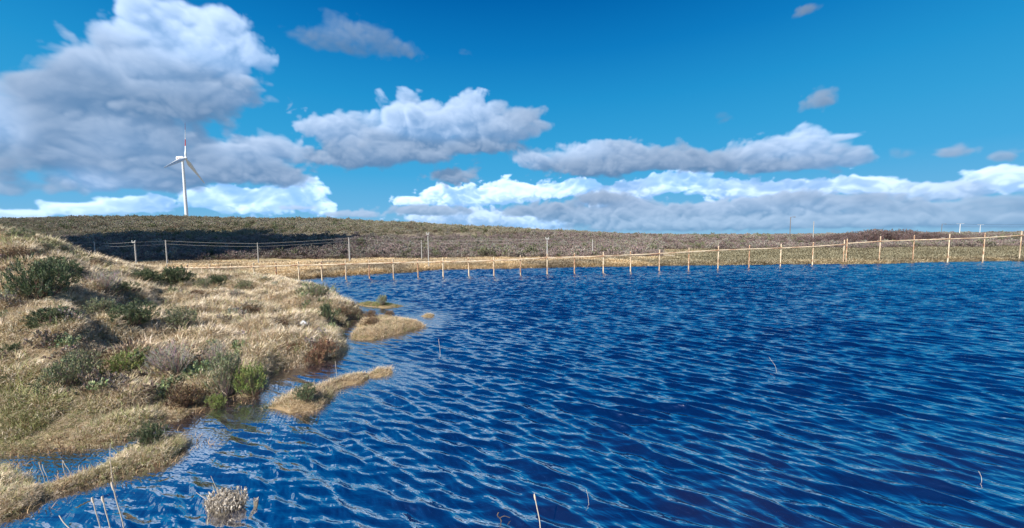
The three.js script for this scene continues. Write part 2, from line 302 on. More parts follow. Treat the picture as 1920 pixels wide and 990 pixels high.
{
  const us = range(620, (t) => { const s = t * 2 - 1; return s * 1.75 + Math.sign(s) * Math.pow(Math.abs(s), 24) * 6; });
  const near = range(300, (t) => 0.6 * Math.pow(36 / 0.6, t)), far = range(170, (t) => 36.2 * Math.pow(330 / 36.2, t)), out = range(24, (t) => 345 * Math.pow(12, t));
  const g = sheet(us, [...near, ...far, ...out], (x, d) => { const e = groundE(x, d), far = d > 33 || (d > 20 && x > -11 && x < 200); return [x, e, -d, ...groundColor(x, d, e, far && farE(x, d) >= e - 1e-6)]; });
  const back = new THREE.PlaneGeometry(8000, 3900, 40, 20); back.rotateX(-Math.PI / 2); back.translate(0, 1.69, 1950.2 + 0.02);
  const c = new Float32Array(back.attributes.position.count * 3); for (let i = 0; i < c.length; i += 3) { c[i] = 0.3; c[i + 1] = 0.23; c[i + 2] = 0.12; } back.setAttribute('color', new THREE.BufferAttribute(c, 3));
  tag(part('ground', mergeGeometries([g, back]), groundMat, scene), 'uneven grassy land round the lake, rising to a low hill', null, null, 'structure');
}

// ---------------------------------------------------------------- the lake
const landDist = (x, d) => { // distance over water to the nearest bank
  let m = Math.max(sd(BANK, x, d), d < 9 ? sd(SPIT, x, d) : -9);
  for (const i of ISLETS) if (Math.abs(x - i.poly[0][0]) < 6) m = Math.max(m, sd(i.poly, x, d));
  return -m;
};
const WAVES = (() => {
  const r = rng(17), out = [];
  const gauss = () => (r() + r() + r() + r() - 2) * 1.2;
  for (let i = 0; i < 96; i++) {
    const l = 0.11 * Math.pow(9.5, r()), th = Math.atan2(0.83, 0.56) + gauss() * (l < 0.22 ? 0.7 : l > 0.6 ? 0.3 : 0.33), k = 2 * Math.PI / l;
    const w = Math.exp(-Math.pow(Math.log(l / 0.29) / 0.5, 2));
    out.push({ kx: Math.cos(th) * k, kd: Math.sin(th) * k, k, a: (0.044 * (0.5 + 1.15 * w)) / k, skew: 0.42 * smooth(0.15, 0.3, l), p: r() * 6.283 });
  }
  return out;
})();
const CALM = at(110, 872);
{
  const us = range(900, (t) => (t * 2 - 1) * 1.5), ds = range(880, (t) => 3.3 * Math.pow(47.5 / 3.3, t));
  const g = sheet(us, ds, (x, d) => {
    let A = 1, depth = 1;
    if (x < 5 && d < 40) { const q = landDist(x, d); A = 0.10 + 0.90 * smooth(0.05, 1.7, q); if (Math.abs(x - CALM[0]) < 2.4 && Math.abs(d - CALM[1]) < 1.1 && q < 0.62) A = 0.03; depth = smooth(0, 2.2, q); }
    const gust = 0.72 + 0.56 * noise2(x * 0.16 + d * 0.05, d * 0.16 - x * 0.08, 9.5);
    A *= gust;
    A *= lerp(0.85, 1.25, smooth(5, 25, d));
    let y = 0, ox = 0, od = 0;
    for (const w of WAVES) { const ph = w.kx * x + w.kd * d + w.p, s = Math.sin(ph), c = Math.cos(ph), a = w.a * A; y += a * (s + w.skew * (0.76 * s * c + 0.13 * s * (4 * c * c - 1))); ox += a * c * w.kx / w.k; od += a * c * w.kd / w.k; }
    const q = 0.3;
    const shallow = smooth(7.5, 4, d) * smooth(-3, 2, x) * noise2(x * 1.3, d * 1.3, 3.9);
    const t = Math.max((1 - depth) * 0.8, shallow);
    return [x + ox * q, y * 1.0 + 0.0, -(d + od * q), lerp(0.0012, 0.016, t), lerp(0.008, 0.011, t), lerp(0.037, 0.016, t)];
  });
  const S = 1024, px = new Uint8Array(S * S * 4), r = rng(5), h = new Float32Array(S * S), comps = [], tile = 1.6;
  for (let i = 0; i < 46; i++) { const l = 0.028 * Math.pow(5.5, r()), th = Math.atan2(0.83, 0.56) + (r() + r() - 1) * 1.0, n = tile / l, kx = Math.round(Math.cos(th) * n), ky = Math.round(Math.sin(th) * n); if (kx || ky) comps.push([kx, ky, l, r() * 6.283]); }
  const sn = new Float32Array(S).map((_, i) => Math.sin(2 * Math.PI * i / S));
  let lo = 1e9, hi = -1e9;
  for (const [kx, ky, l, p] of comps) { const p0 = Math.round(p / 6.283 * S); for (let y = 0; y < S; y++) for (let x = 0; x < S; x++) h[y * S + x] += l * sn[((kx * x + ky * y + p0) % S + S) % S]; }
  for (const v of h) { lo = Math.min(lo, v); hi = Math.max(hi, v); }
  for (let i = 0; i < S * S; i++) { px[i * 4] = px[i * 4 + 1] = px[i * 4 + 2] = 255 * (h[i] - lo) / (hi - lo); px[i * 4 + 3] = 255; }
  const t = new THREE.DataTexture(px, S, S); t.wrapS = t.wrapT = THREE.RepeatWrapping; t.magFilter = THREE.LinearFilter; t.repeat.set(1 / tile, 1 / tile); t.needsUpdate = true;
  const m = new THREE.MeshPhysicalMaterial({ vertexColors: true, roughness: 0.07, ior: 9, specularColor: new THREE.Color().setRGB(1, 1, 1), bumpMap: t, bumpScale: 0.007 });
  tag(part('lake_water', g, m, scene), 'wind ruffled deep blue lake water filling the foreground', null, null, 'structure');
}

// ---------------------------------------------------------------- plants: geometry
function soup() { return { p: [], c: [] }; }
function toGeo(s) { const g = new THREE.BufferGeometry(); g.setAttribute('position', new THREE.Float32BufferAttribute(s.p, 3)); g.setAttribute('color', new THREE.Float32BufferAttribute(s.c, 3)); g.computeVertexNormals(); return g; }
function tri(s, a, b, c, col) { s.p.push(...a, ...b, ...c); for (let i = 0; i < 3; i++) s.c.push(...col); }
function blade(s, r, base, dir, len, width, bend, col, segs = 3) { // a leaf of grass that leans along dir and droops
  const side = [-dir[1], 0, dir[0]], lean = 0.25 + 0.5 * r();
  let px = base[0], py = base[1], pz = base[2], ang = Math.PI / 2 - lean, prev = null;
  const tw = (r() - 0.5) * 0.8;
  for (let i = 0; i <= segs; i++) {
    const w = width * (1 - i / segs) * 0.5 + 0.0004, sx = side[0] + dir[0] * tw, sz = side[2] + dir[1] * tw;
    const L = [px - sx * w, py, pz - sz * w], R = [px + sx * w, py, pz + sz * w];
    if (prev) { tri(s, prev[0], prev[1], R, col); if (i < segs) tri(s, prev[0], R, L, col); }
    prev = [L, R];
    const st = len / segs; px += Math.cos(ang) * dir[0] * st; pz += Math.cos(ang) * dir[1] * st; py += Math.sin(ang) * st; ang -= bend / segs * (0.7 + 0.6 * r());
  }
}
function grassClump(seed, n, len, width, radius, bend, palette) {
  const r = rng(seed), s = soup();
  for (let i = 0; i < n; i++) {
    const a = r() * 6.283, q = Math.sqrt(r()) * radius, da = a + (r() - 0.5) * 2.4, c = palette[Math.floor(r() * palette.length)], v = 0.75 + 0.5 * r();
    blade(s, r, [Math.cos(a) * q, -0.03, Math.sin(a) * q], [Math.cos(da), Math.sin(da)], len * (0.55 + 0.7 * r()), width * (0.7 + 0.6 * r()), bend * (0.4 + r()), c.map((x) => x * v));
  }
  return toGeo(s);
}
const plantMat = new THREE.MeshStandardMaterial({ vertexColors: true, roughness: 0.85 });
const STRAW = [[0.70, 0.59, 0.42], [0.62, 0.50, 0.34], [0.80, 0.70, 0.53], [0.46, 0.35, 0.22]];
const BROWN = [[0.40, 0.27, 0.16], [0.30, 0.19, 0.115], [0.52, 0.38, 0.24]];
const GREEN = [[0.36, 0.36, 0.16], [0.5, 0.45, 0.24], [0.27, 0.29, 0.12]];
function leafAt(s, r, p, size, nrm, col) { // a small pointed leaf
  const u = [r() - 0.5 + nrm[0], r() - 0.3 + nrm[1], r() - 0.5 + nrm[2]], ul = Math.hypot(...u) || 1, U = u.map((v) => v / ul), w = [U[1] * (r() - 0.5) - U[2] * (r() - 0.5), U[2] * (r() - 0.5) - U[0] * r(), U[0] * (r() - 0.5) - U[1] * (r() - 0.5)], wl = Math.hypot(...w) || 1, k = size * 0.3 / wl;
  const tip = [p[0] + U[0] * size, p[1] + U[1] * size, p[2] + U[2] * size], m = [p[0] + U[0] * size * 0.45, p[1] + U[1] * size * 0.45, p[2] + U[2] * size * 0.45];
  const a = [m[0] + w[0] * k, m[1] + w[1] * k, m[2] + w[2] * k], b = [m[0] - w[0] * k, m[1] - w[1] * k, m[2] - w[2] * k];
  tri(s, p, a, tip, col); tri(s, p, tip, b, col);
}
function stick(s, a, b, w, col) { // a thin three sided twig
  const d = [b[0] - a[0], b[1] - a[1], b[2] - a[2]], o = Math.abs(d[1]) > Math.abs(d[0]) ? [1, 0, 0] : [0, 1, 0], n = [d[1] * o[2] - d[2] * o[1], d[2] * o[0] - d[0] * o[2], d[0] * o[1] - d[1] * o[0]], l = Math.hypot(...n) || 1, q = n.map((v) => v / l * w), dl = Math.hypot(...d) || 1, m = [(d[1] * q[2] - d[2] * q[1]) / dl, (d[2] * q[0] - d[0] * q[2]) / dl, (d[0] * q[1] - d[1] * q[0]) / dl];
  const ring = (p, f) => [[p[0] + q[0] * f, p[1] + q[1] * f, p[2] + q[2] * f], [p[0] - q[0] * 0.5 * f + m[0] * 0.87 * f, p[1] - q[1] * 0.5 * f + m[1] * 0.87 * f, p[2] - q[2] * 0.5 * f + m[2] * 0.87 * f], [p[0] - q[0] * 0.5 * f - m[0] * 0.87 * f, p[1] - q[1] * 0.5 * f - m[1] * 0.87 * f, p[2] - q[2] * 0.5 * f - m[2] * 0.87 * f]];
  const A = ring(a, 1), B = ring(b, 0.45);
  for (let i = 0; i < 3; i++) { const j = (i + 1) % 3; tri(s, A[i], A[j], B[j], col); tri(s, A[i], B[j], B[i], col); }
}
function shrubGeo(seed, { sprigs, leaves, leaf, palette, twig, twigs, squash = 1, lumps = 6, bare = 0 }) { // a bush of unit half width
  const r = rng(seed), f = soup(), t = soup(), lump = [];
  for (let i = 0; i < lumps; i++) { const a = r() * 6.283, q = 0.15 + 0.45 * r(); lump.push([Math.cos(a) * q, 0.28 + 0.35 * r(), Math.sin(a) * q, 0.3 + 0.24 * r()]); }
  for (let i = 0; i < sprigs; i++) {
    const L = lump[Math.floor(r() * lumps)], th = r() * 6.283, cz = r() * 1.5 - 0.5, sz = Math.sqrt(Math.max(0, 1 - cz * cz)), n = [Math.cos(th) * sz, cz, Math.sin(th) * sz], rr = L[3] * (0.72 + 0.42 * r());
    const p = [L[0] + n[0] * rr, Math.max(0.03, (L[1] + n[1] * rr) * squash), L[2] + n[2] * rr], pal = palette[Math.floor(r() * palette.length)], tone = 0.7 + 0.6 * r();
    if (r() < twigs) stick(t, [L[0] * 0.3, 0, L[2] * 0.3], p, 0.008 + 0.006 * r(), twig.map((v) => v * (0.7 + 0.6 * r())));
    if (r() < bare) { for (let k = 0; k < 4; k++) stick(t, p, [p[0] + n[0] * 0.12 + (r() - 0.5) * 0.22, p[1] + 0.05 + r() * 0.2, p[2] + n[2] * 0.12 + (r() - 0.5) * 0.22], 0.006, twig.map((v) => v * (0.8 + 0.6 * r()))); continue; }
    const len = 0.1 + 0.12 * r(), up = [n[0] * 0.6, 0.6 + n[1] * 0.3, n[2] * 0.6];
    for (let k = 0; k < leaves; k++) { const q = k / leaves; leafAt(f, r, [p[0] + up[0] * len * q + (r() - 0.5) * 0.09, p[1] + up[1] * len * q + (r() - 0.5) * 0.07, p[2] + up[2] * len * q + (r() - 0.5) * 0.09], leaf * (0.7 + 0.6 * r()), up, pal.map((v) => 1.45 * v * tone * (0.8 + 0.4 * r()))); }
  }
  return { foliage: f.p.length ? toGeo(f) : null, stems: t.p.length ? toGeo(t) : null };
}
const KIND = {
  green: { sprigs: 340, leaves: 30, leaf: 0.05, palette: [[0.09, 0.115, 0.055], [0.12, 0.14, 0.075], [0.06, 0.08, 0.04]], twig: [0.16, 0.12, 0.09], twigs: 0.3 },
  sage: { sprigs: 310, leaves: 25, leaf: 0.048, palette: [[0.17, 0.18, 0.1], [0.22, 0.22, 0.13], [0.12, 0.135, 0.07]], twig: [0.25, 0.21, 0.17], twigs: 0.5, bare: 0.15 },
  grey: { sprigs: 300, leaves: 8, leaf: 0.055, palette: [[0.25, 0.22, 0.17], [0.19, 0.17, 0.13], [0.2, 0.2, 0.12]], twig: [0.36, 0.31, 0.27], twigs: 0.9, bare: 0.55 },
  brown: { sprigs: 280, leaves: 14, leaf: 0.06, palette: [[0.14, 0.09, 0.05], [0.1, 0.065, 0.04], [0.19, 0.13, 0.07]], twig: [0.2, 0.14, 0.1], twigs: 0.5, bare: 0.1, squash: 0.8 },
  russet: { sprigs: 260, leaves: 15, leaf: 0.06, palette: [[0.16, 0.085, 0.05], [0.2, 0.12, 0.07], [0.13, 0.075, 0.045]], twig: [0.24, 0.14, 0.09], twigs: 0.5, bare: 0.1, squash: 0.7 },
  bright: { sprigs: 300, leaves: 24, leaf: 0.05, palette: [[0.16, 0.2, 0.05], [0.22, 0.24, 0.08], [0.11, 0.15, 0.04]], twig: [0.24, 0.2, 0.12], twigs: 0.4, bare: 0.15 },
};
const shapes = {};
for (const [k, v] of Object.entries(KIND)) shapes[k] = [0, 1, 2].map((i) => shrubGeo(100 + i * 17 + k.length * 7 + k.charCodeAt(0), v));
const shrubCount = {}, ROOM = [];
function shrub(kind, px, py, wide, tall, label, name = 'shrub') { // px, py: foot in view; wide, tall as seen
  const [x, y, z] = hit(px, py), n = shrubCount[kind] = (shrubCount[kind] ?? -1) + 1, g = shapes[kind][n % 3], w = wide * -z / F / 2, h = tall * -z / F / 0.95;
  const t = thing(name, label, name === 'shrub' ? 'shrub' : 'plant', [x, y - 0.04, z - w * 0.6], 'shrubs growing on the bank');
  ROOM.push([x, -z + w * 0.6, w * (tall / wide > 0.35 && kind !== 'grey' ? 0.65 : 0.45)]);
  const sy = h / (KIND[kind].squash ?? 1);
  for (const [nm, geo] of [['foliage', g.foliage], ['stems', g.stems]]) if (geo) { const m = part(nm, geo, plantMat, t); m.scale.set(w, sy, w); m.rotation.y = n * 1.9 + px; }
  return t;
}

// ---------------------------------------------------------------- shrubs on the bank
for (const a of [
  ['green', 42, 572, 104, 76, 'largest dark green shrub on the bank, at the left edge'],
  ['green', 92, 530, 84, 44, 'dark green shrub just behind and right of the largest one'],
  ['green', 55, 628, 104, 44, 'broad low dark green shrub at the left edge, nearest of the dark ones'],
  ['green', 222, 616, 92, 42, 'spreading dark green shrub in the middle of the grassy slope'],
  ['sage', 172, 600, 60, 34, 'grey green shrub touching the left side of the spreading dark one'],
  ['sage', 322, 628, 72, 48, 'olive shrub on the slope below the far posts, right of the spreading dark one'],
  ['green', 246, 536, 64, 28, 'low rounded green shrub on the crest of the bank beside the pole'],
  ['green', 306, 542, 68, 38, 'pointed green shrub on the crest of the bank in front of the fence'],
  ['grey', 172, 552, 66, 42, 'pale grey twiggy shrub below the crest of the bank'],
  ['green', 212, 556, 50, 26, 'small dark shrub touching the pale grey twiggy one below the crest'],
  ['sage', 371, 544, 32, 20, 'small grey green shrub on the crest between two fence posts'],
  ['green', 402, 536, 32, 19, 'small dark green shrub on the crest silhouetted against the water'],
  ['sage', 450, 546, 44, 16, 'flat sage shrub on the crest near the end of the bank'],
  ['grey', 428, 563, 34, 19, 'little grey cushion shrub alone in the dry grass'],
  ['sage', 585, 568, 76, 34, 'wide sage green shrub at the water end of the bank'],
  ['green', 607, 606, 32, 34, 'upright green shrub by the channel opposite the broad islet'],
  ['bright', 220, 716, 76, 48, 'light green leafy shrub in the middle of the near bank'],
  ['grey', 302, 712, 92, 58, 'grey twiggy shrub right of the light green one'],
  ['sage', 82, 748, 110, 66, 'large grey green shrub on the near bank at left'],
  ['grey', 392, 704, 52, 58, 'upright grey shrub behind the tall pale bushes at the water'],
  ['sage', 412, 752, 72, 76, 'tall pale green bush at the edge of the water'],
  ['bright', 462, 748, 66, 58, 'yellow green bush hanging over the channel mouth'],
  ['green', 266, 842, 56, 40, 'dark green bush standing on the narrow grass spit'],
  ['brown', 338, 768, 70, 40, 'dark brown withered clump overhanging the water'],
  ['green', 8, 668, 40, 22, 'small dark shrub cut by the left edge, above the near slope'],
  ['green', 4, 730, 28, 26, 'dark shrub cut by the left edge, lowest on the slope'],
  ['sage', 16, 452, 50, 24, 'sage shrub on the highest top of the bank at the left edge'],
  ['sage', 74, 466, 26, 14, 'small rounded sage shrub on the skyline of the bank'],
  ['sage', 98, 474, 34, 12, 'flat sage shrub on the skyline right of the rounded one'],
  ['brown', 168, 505, 36, 16, 'black brown hollow clump near the crest of the bank'],
  ['brown', 6, 494, 50, 26, 'black brown clump at the left edge above the dark green shrub'],
  ['brown', 348, 556, 44, 10, 'flat dark brown cushion near the crest of the bank'],
  ['brown', 300, 556, 26, 10, 'small brown cushion in the dry grass left of the flat dark one'],
  ['russet', 585, 682, 70, 34, 'red brown clump low on the bank facing the lake'],
  ['russet', 530, 662, 60, 16, 'flat red brown patch left of the red brown clump'],
  ['brown', 462, 592, 36, 16, 'brown cushion in the middle of the straw slope'],
  ['brown', 516, 618, 40, 18, 'dark brown hummock clump above the channel'],
  ['brown', 640, 594, 30, 16, 'brown clump at the point of the bank beside the channel'],
  ['brown', 250, 648, 30, 16, 'brown hollow clump below the spreading dark shrub'],
  ['sage', 140, 690, 60, 30, 'low sage patch above the large grey green shrub'],
  ['bright', 395, 770, 46, 26, 'yellow green tuft at the waterline under the tall pale bush'],
  ['sage', 470, 580, 42, 16, 'thin sage patch in the grass near the end of the bank'],
]) shrub(...a);
// ---------------------------------------------------------------- grass that nobody could count
const M4 = new THREE.Matrix4(), Q = new THREE.Quaternion(), E3 = new THREE.Euler(), P3 = new THREE.Vector3(), S3 = new THREE.Vector3(), C3 = new THREE.Color();
function scatter(name, geo, list, label, parent = scene) { // list: x, y, z, turn, scale xz, scale y, r, g, b
  const m = new THREE.InstancedMesh(geo, plantMat, list.length);
  list.forEach((q, i) => { E3.set(q[9] ?? 0, q[3], q[10] ?? 0); m.setMatrixAt(i, M4.compose(P3.set(q[0], q[1], q[2]), Q.setFromEuler(E3), S3.set(q[4], q[5], q[4]))); m.setColorAt(i, C3.setRGB(q[6], q[7], q[8])); });
  return tag(add(m, name, parent), label, null, null, 'stuff');
}
const farShapes = [0, 1, 2].map((i) => mergeGeometries(Object.values(shrubGeo(500 + i, { sprigs: 60, leaves: 9, leaf: 0.15, palette: [[1, 1, 1], [0.8, 0.8, 0.8], [1.2, 1.2, 1.2]], twig: [0.8, 0.78, 0.74], twigs: 0.3, bare: 0.12, lumps: 5 })).filter(Boolean)));
const bareShapes = mergeGeometries(Object.values(shrubGeo(540, { sprigs: 90, leaves: 5, leaf: 0.12, palette: [[1, 1, 1], [0.8, 0.8, 0.8]], twig: [1.1, 1, 0.95], twigs: 0.9, bare: 0.6, lumps: 5, squash: 1.1 })).filter(Boolean));
{
  const r = rng(71), straw = [], brown = [], green = [];
  for (let k = 0; k < 185000; k++) {
    const u = -1.62 + 1.3 * r(), d = 4.3 + 27 * Math.pow(r(), 1.15), x = u * d;
    const e = nearE(x, d); if (e < 0.02 && (e < -0.14 || r() < 0.6)) continue;
    if (r() > clamp(1.15 - d * 0.012, 0.5, 1)) continue;
    if (ROOM.some((q) => Math.hypot(q[0] - x, q[1] - d) < q[2])) continue;
    const hm = fbm2(x * 0.55, d * 0.55, 3, 12.5), wet = smooth(0.5, 0.1, e), n2 = fbm2(x * 0.3, d * 0.3, 2, 21.5), v = 0.78 + 0.44 * r();
    const spit = d < 9 && sd(SPIT, x, d) > -0.05 && sd(BANK, x, d) < 0;
    const size = (spit ? 0.38 : lerp(0.55, 1, smooth(0.05, 0.6, sd(BANK, x, d))) * (x < -4.6 && d < 6.8 ? 0.75 : 1)) * (0.7 + 0.6 * r()) * (0.45 + 1.0 * hm) * (0.45 + 1.1 * Math.min(1, dome(x + 0.3 * noise2(x * 2, d * 2, 1.2), d, 1.25, 3) * 1.6)) * (d > 14 ? 1.15 : 1), q = [x, e, -d, r() * 6.283, size, size * (0.6 + 0.7 * r()), v, v * (0.97 + 0.06 * r()), v * (0.9 + 0.2 * r()), (r() - 0.5) * 0.9, (r() - 0.5) * 0.9];
    const g = smooth(0.55, 0.75, n2) * 0.3 + (d < 7.2 && x < -6.8 ? 0.14 : 0.04) + wet * 0.12, b = smooth(0.55, 0.75, hm) * 0.32 + 0.04 + wet * 0.1;
    const c = r(); (c < g ? green : c < g + b ? brown : straw).push(q);
  }
  const heath = [], tone = [[0.9, 0.95, 0.7], [1.15, 1.0, 0.85], [0.75, 0.6, 0.45], [0.8, 0.95, 0.5]];
  for (let k = 0; k < 9000; k++) {
    const u = -1.62 + 1.3 * r(), d = 5 + 24 * Math.pow(r(), 1.1), x = u * d, n = fbm2(x * 0.5, d * 0.5, 3, 44.5), e = nearE(x, d);
    if (e < 0.15 || n < 0.52 || r() > smooth(0.5, 0.62, n) * 0.3) continue;
    const c = tone[Math.floor(clamp(fbm2(x * 0.7, d * 0.7, 2, 61.5) * 8 - 2 + r() * 1.2, 0, 3.99))], s = 0.12 + 0.2 * r(), v = 0.16 + 0.16 * r();
    heath.push([x, e - 0.03, -d, r() * 6.283, s, s * (0.8 + 0.7 * r()), c[0] * v, c[1] * v, c[2] * v]);
  }
  scatter('low_heath', farShapes[0], heath, 'low grey green and brown heath tufts mixed into the grass of the bank');
  const wetEdge = [];
  for (let k = 0; k < 9000; k++) { const u = -1.5 + 1.15 * r(), d = 4.4 + 20 * r(), x = u * d, e = nearE(x, d); if (e > 0.05 || e < -0.3 || r() > smooth(-0.32, 0.03, e)) continue; const s = 0.5 + 0.6 * r(), v = 0.35 + 0.5 * r(); wetEdge.push([x, Math.max(e, -0.03), -d, r() * 6.283, s, s * (0.5 + 0.6 * r()), v, v * 0.92, v * 0.8, (r() - 0.5) * 0.8, (r() - 0.5) * 0.8]); }
  scatter('drowned_grass', grassClump(8, 12, 0.22, 0.011, 0.14, 2.2, BROWN), wetEdge, 'dark wet grass standing in the shallows along the bank');
  scatter('dry_grass', grassClump(1, 32, 0.2, 0.012, 0.14, 2.5, STRAW), straw, 'straw coloured dry grass matted over the left bank');
  scatter('brown_grass', grassClump(2, 28, 0.22, 0.011, 0.15, 2.3, BROWN), brown, 'darker brown withered grass between the straw on the left bank');
  scatter('green_grass', grassClump(3, 28, 0.22, 0.011, 0.15, 1.8, GREEN), green, 'yellow green grass patches near the small pool');
}

// ---------------------------------------------------------------- islets in the shallows
const ISLET_TEXT = { long: 'long narrow islet of straw grass with a dark green patch at its near end', tip: 'small grass tuft islet just beyond the tip of the long islet', big: 'broad grassy islet off the end of the bank, the largest one', far: 'low olive green islet behind the broad one, with a bushy hump', small: 'tiny sparse tuft islet standing alone, furthest out in the water' };
ISLETS.forEach((it, k) => {
  const c = it.poly.reduce((s, p) => [s[0] + p[0] / it.poly.length, s[1] + p[1] / it.poly.length], [0, 0]);
  const t = thing('grass_islet', ISLET_TEXT[it.name], 'islet', [c[0], 0, -c[1]], 'grassy islets in the shallows');
  const lo = [0, 1].map((a) => Math.min(...it.poly.map((p) => p[a])) - 0.4), hi = [0, 1].map((a) => Math.max(...it.poly.map((p) => p[a])) + 0.4), n = 46, pos = [], col = [], idx = [];
  const ht = (x, d) => { const s = sd(it.poly, x, d) + (noise2(x * 4, d * 4, 2.5) - 0.5) * 0.14 + (noise2(x * 1.4, d * 1.4, 7.5) - 0.5) * (it.px.length > 8 ? 0.42 : 0.1); return s > 0 ? it.h * (1 - Math.exp(-s / 0.22)) + 0.1 * it.h * noise2(x * 5, d * 5, 3.5) : Math.max(-0.5, s * 0.8); };
  for (let j = 0; j < n; j++) for (let i = 0; i < n; i++) { const x = lerp(lo[0], hi[0], i / (n - 1)), d = lerp(lo[1], hi[1], j / (n - 1)), a = fbm2(x * 3, d * 3, 3, 2.2); pos.push(x - c[0], ht(x, d), c[1] - d); col.push(0.14 + 0.2 * a, 0.1 + 0.14 * a, 0.055 + 0.07 * a); if (i < n - 1 && j < n - 1) { const q = j * n + i; idx.push(q, q + 1, q + n, q + 1, q + n + 1, q + n); } }
  const g = new THREE.BufferGeometry(); g.setAttribute('position', new THREE.Float32BufferAttribute(pos, 3)); g.setAttribute('color', new THREE.Float32BufferAttribute(col, 3)); g.setIndex(idx); g.computeVertexNormals();
  part('peat_mound', g, plantMat, t);
  const r = rng(200 + k), list = [], area = (hi[0] - lo[0]) * (hi[1] - lo[1]), olive = it.name === 'far' ? 0.9 : 0.2;
  for (let i = 0; i < area * 150; i++) { const x = lerp(lo[0], hi[0], r()), d = lerp(lo[1], hi[1], r()), e = ht(x, d); if (e < 0.01 && (e < -0.12 || r() < 0.55)) continue; const v = 0.75 + 0.5 * r(), s = (it.name === 'small' || it.name === 'far' ? 0.5 : 0.8) * (0.5 + 0.5 * r()) * (0.5 + 1.0 * fbm2(x * 1.6, d * 1.6, 2, 9.2)), o = r() < olive ? 1 : 0; list.push([x - c[0], e, c[1] - d, r() * 6.283, s, s * (0.7 + 0.5 * r()), v * (o ? 0.5 : 0.95), v * (o ? 0.58 : 0.9), v * (o ? 0.4 : 0.85)]); }
  scatter('grass', grassClump(300 + k, 26, 0.28, 0.009, 0.13, 1.7, it.name === 'far' ? GREEN : [...STRAW, BROWN[2]]), list, null, t);
});

// plants on the islets
for (const a of [
  ['green', 566, 768, 50, 30, 'dark green plant on the near end of the long islet'],
  ['sage', 715, 577, 28, 16, 'bushy olive hump on the low far islet'],
  ['brown', 688, 604, 30, 14, 'brown plant at the back edge of the broad islet'],
  ['brown', 728, 600, 26, 10, 'small brown plant right of the other one on the broad islet'],
  ['brown', 690, 618, 40, 13, 'low dark patch on the left half of the broad islet'],
]) { const t = shrub(...a, 'islet_plant'); t.position.y = 0.1; t.userData.group = 'plants growing on the islets'; }

// ---------------------------------------------------------------- things standing in the water
const stalkMat = std([0.62, 0.53, 0.42], 0.8), headMat = std([0.72, 0.6, 0.46], 0.9), drowned = std([0.12, 0.085, 0.06], 0.7);
function stem(pts, radius, name, m, parent) { const c = new THREE.CatmullRomCurve3(pts.map((p) => new THREE.Vector3(...p))); return part(name, new THREE.TubeGeometry(c, 14, radius, 5), m, parent); }
function stalk(px, py, tx, ty, label, radius = 0.005, head = true, e = 0) { // foot and tip in view
  const [x, d] = at(px, py, e), top = heightAt(tx, ty, d), r = ray(tx, ty), X = r.x / -r.z * d - x, t = thing('dry_stalk', label, 'stalk', [x, e, -d], 'dead stalks rising from the water'), H = top - e;
  stem([[0, -0.35, 0], [X * 0.3, H * 0.35, 0.01], [X * 0.7, H * 0.72, 0], [X, H, -0.02]], radius, 'stem', stalkMat, t);
  if (head) { const g = new THREE.SphereGeometry(1, 7, 6); g.scale(radius * 1.9, H * 0.09, radius * 1.9); g.rotateZ(Math.atan2(-X, H)); const m = part('seed_head', g, headMat, t); m.position.set(X * 0.93, H * 0.92, -0.01); }
}
stalk(240, 1006, 207, 905, 'tallest pale dead stalk at the lower left corner', 0.006);
stalk(214, 1006, 189, 932, 'second pale stalk, left of the tallest one', 0.006);
stalk(196, 1006, 170, 934, 'pale stalk leaning left of the tall pair', 0.005);
stalk(150, 1010, 107, 969, 'low slanting stalk at the bottom edge, leftmost of all', 0.005, false);
stalk(1016, 1002, 1002, 928, 'single whitish stalk at the bottom edge, near the middle', 0.006);
stalk(1458, 697, 1443, 670, 'thin bent stalk alone far out on the lake', 0.0025, false);
stalk(1104, 942, 1100, 920, 'faint short stalk in the waves right of the single whitish one', 0.0018, false);
stalk(1839, 902, 1838, 885, 'faint short stalk in the waves near the right edge', 0.0018, false);
stalk(826, 664, 822, 636, 'fine twig standing in the water right of the islets', 0.004, false);
stalk(632, 705, 628, 678, 'pair of thin pale blades behind the long islet', 0.004, false);
for (const [i, [a, b, c, d, l]] of [[88, 900, 70, 868, 'bent blade over the pool, left of the dark reflection'], [95, 902, 76, 872, 'blade beside the bent one over the pool'], [126, 896, 114, 864, 'steep pale blade over the middle of the pool'], [139, 892, 115, 865, 'slanting pale blade crossing the middle of the pool'], [151, 888, 146, 873, 'short curved blade at the right end of the pool'], [212, 895, 204, 833, 'tall thin blade on the spit at the right of the pool']].entries()) stalk(a, b, c, d, l, 0.0035, false, 0.08);
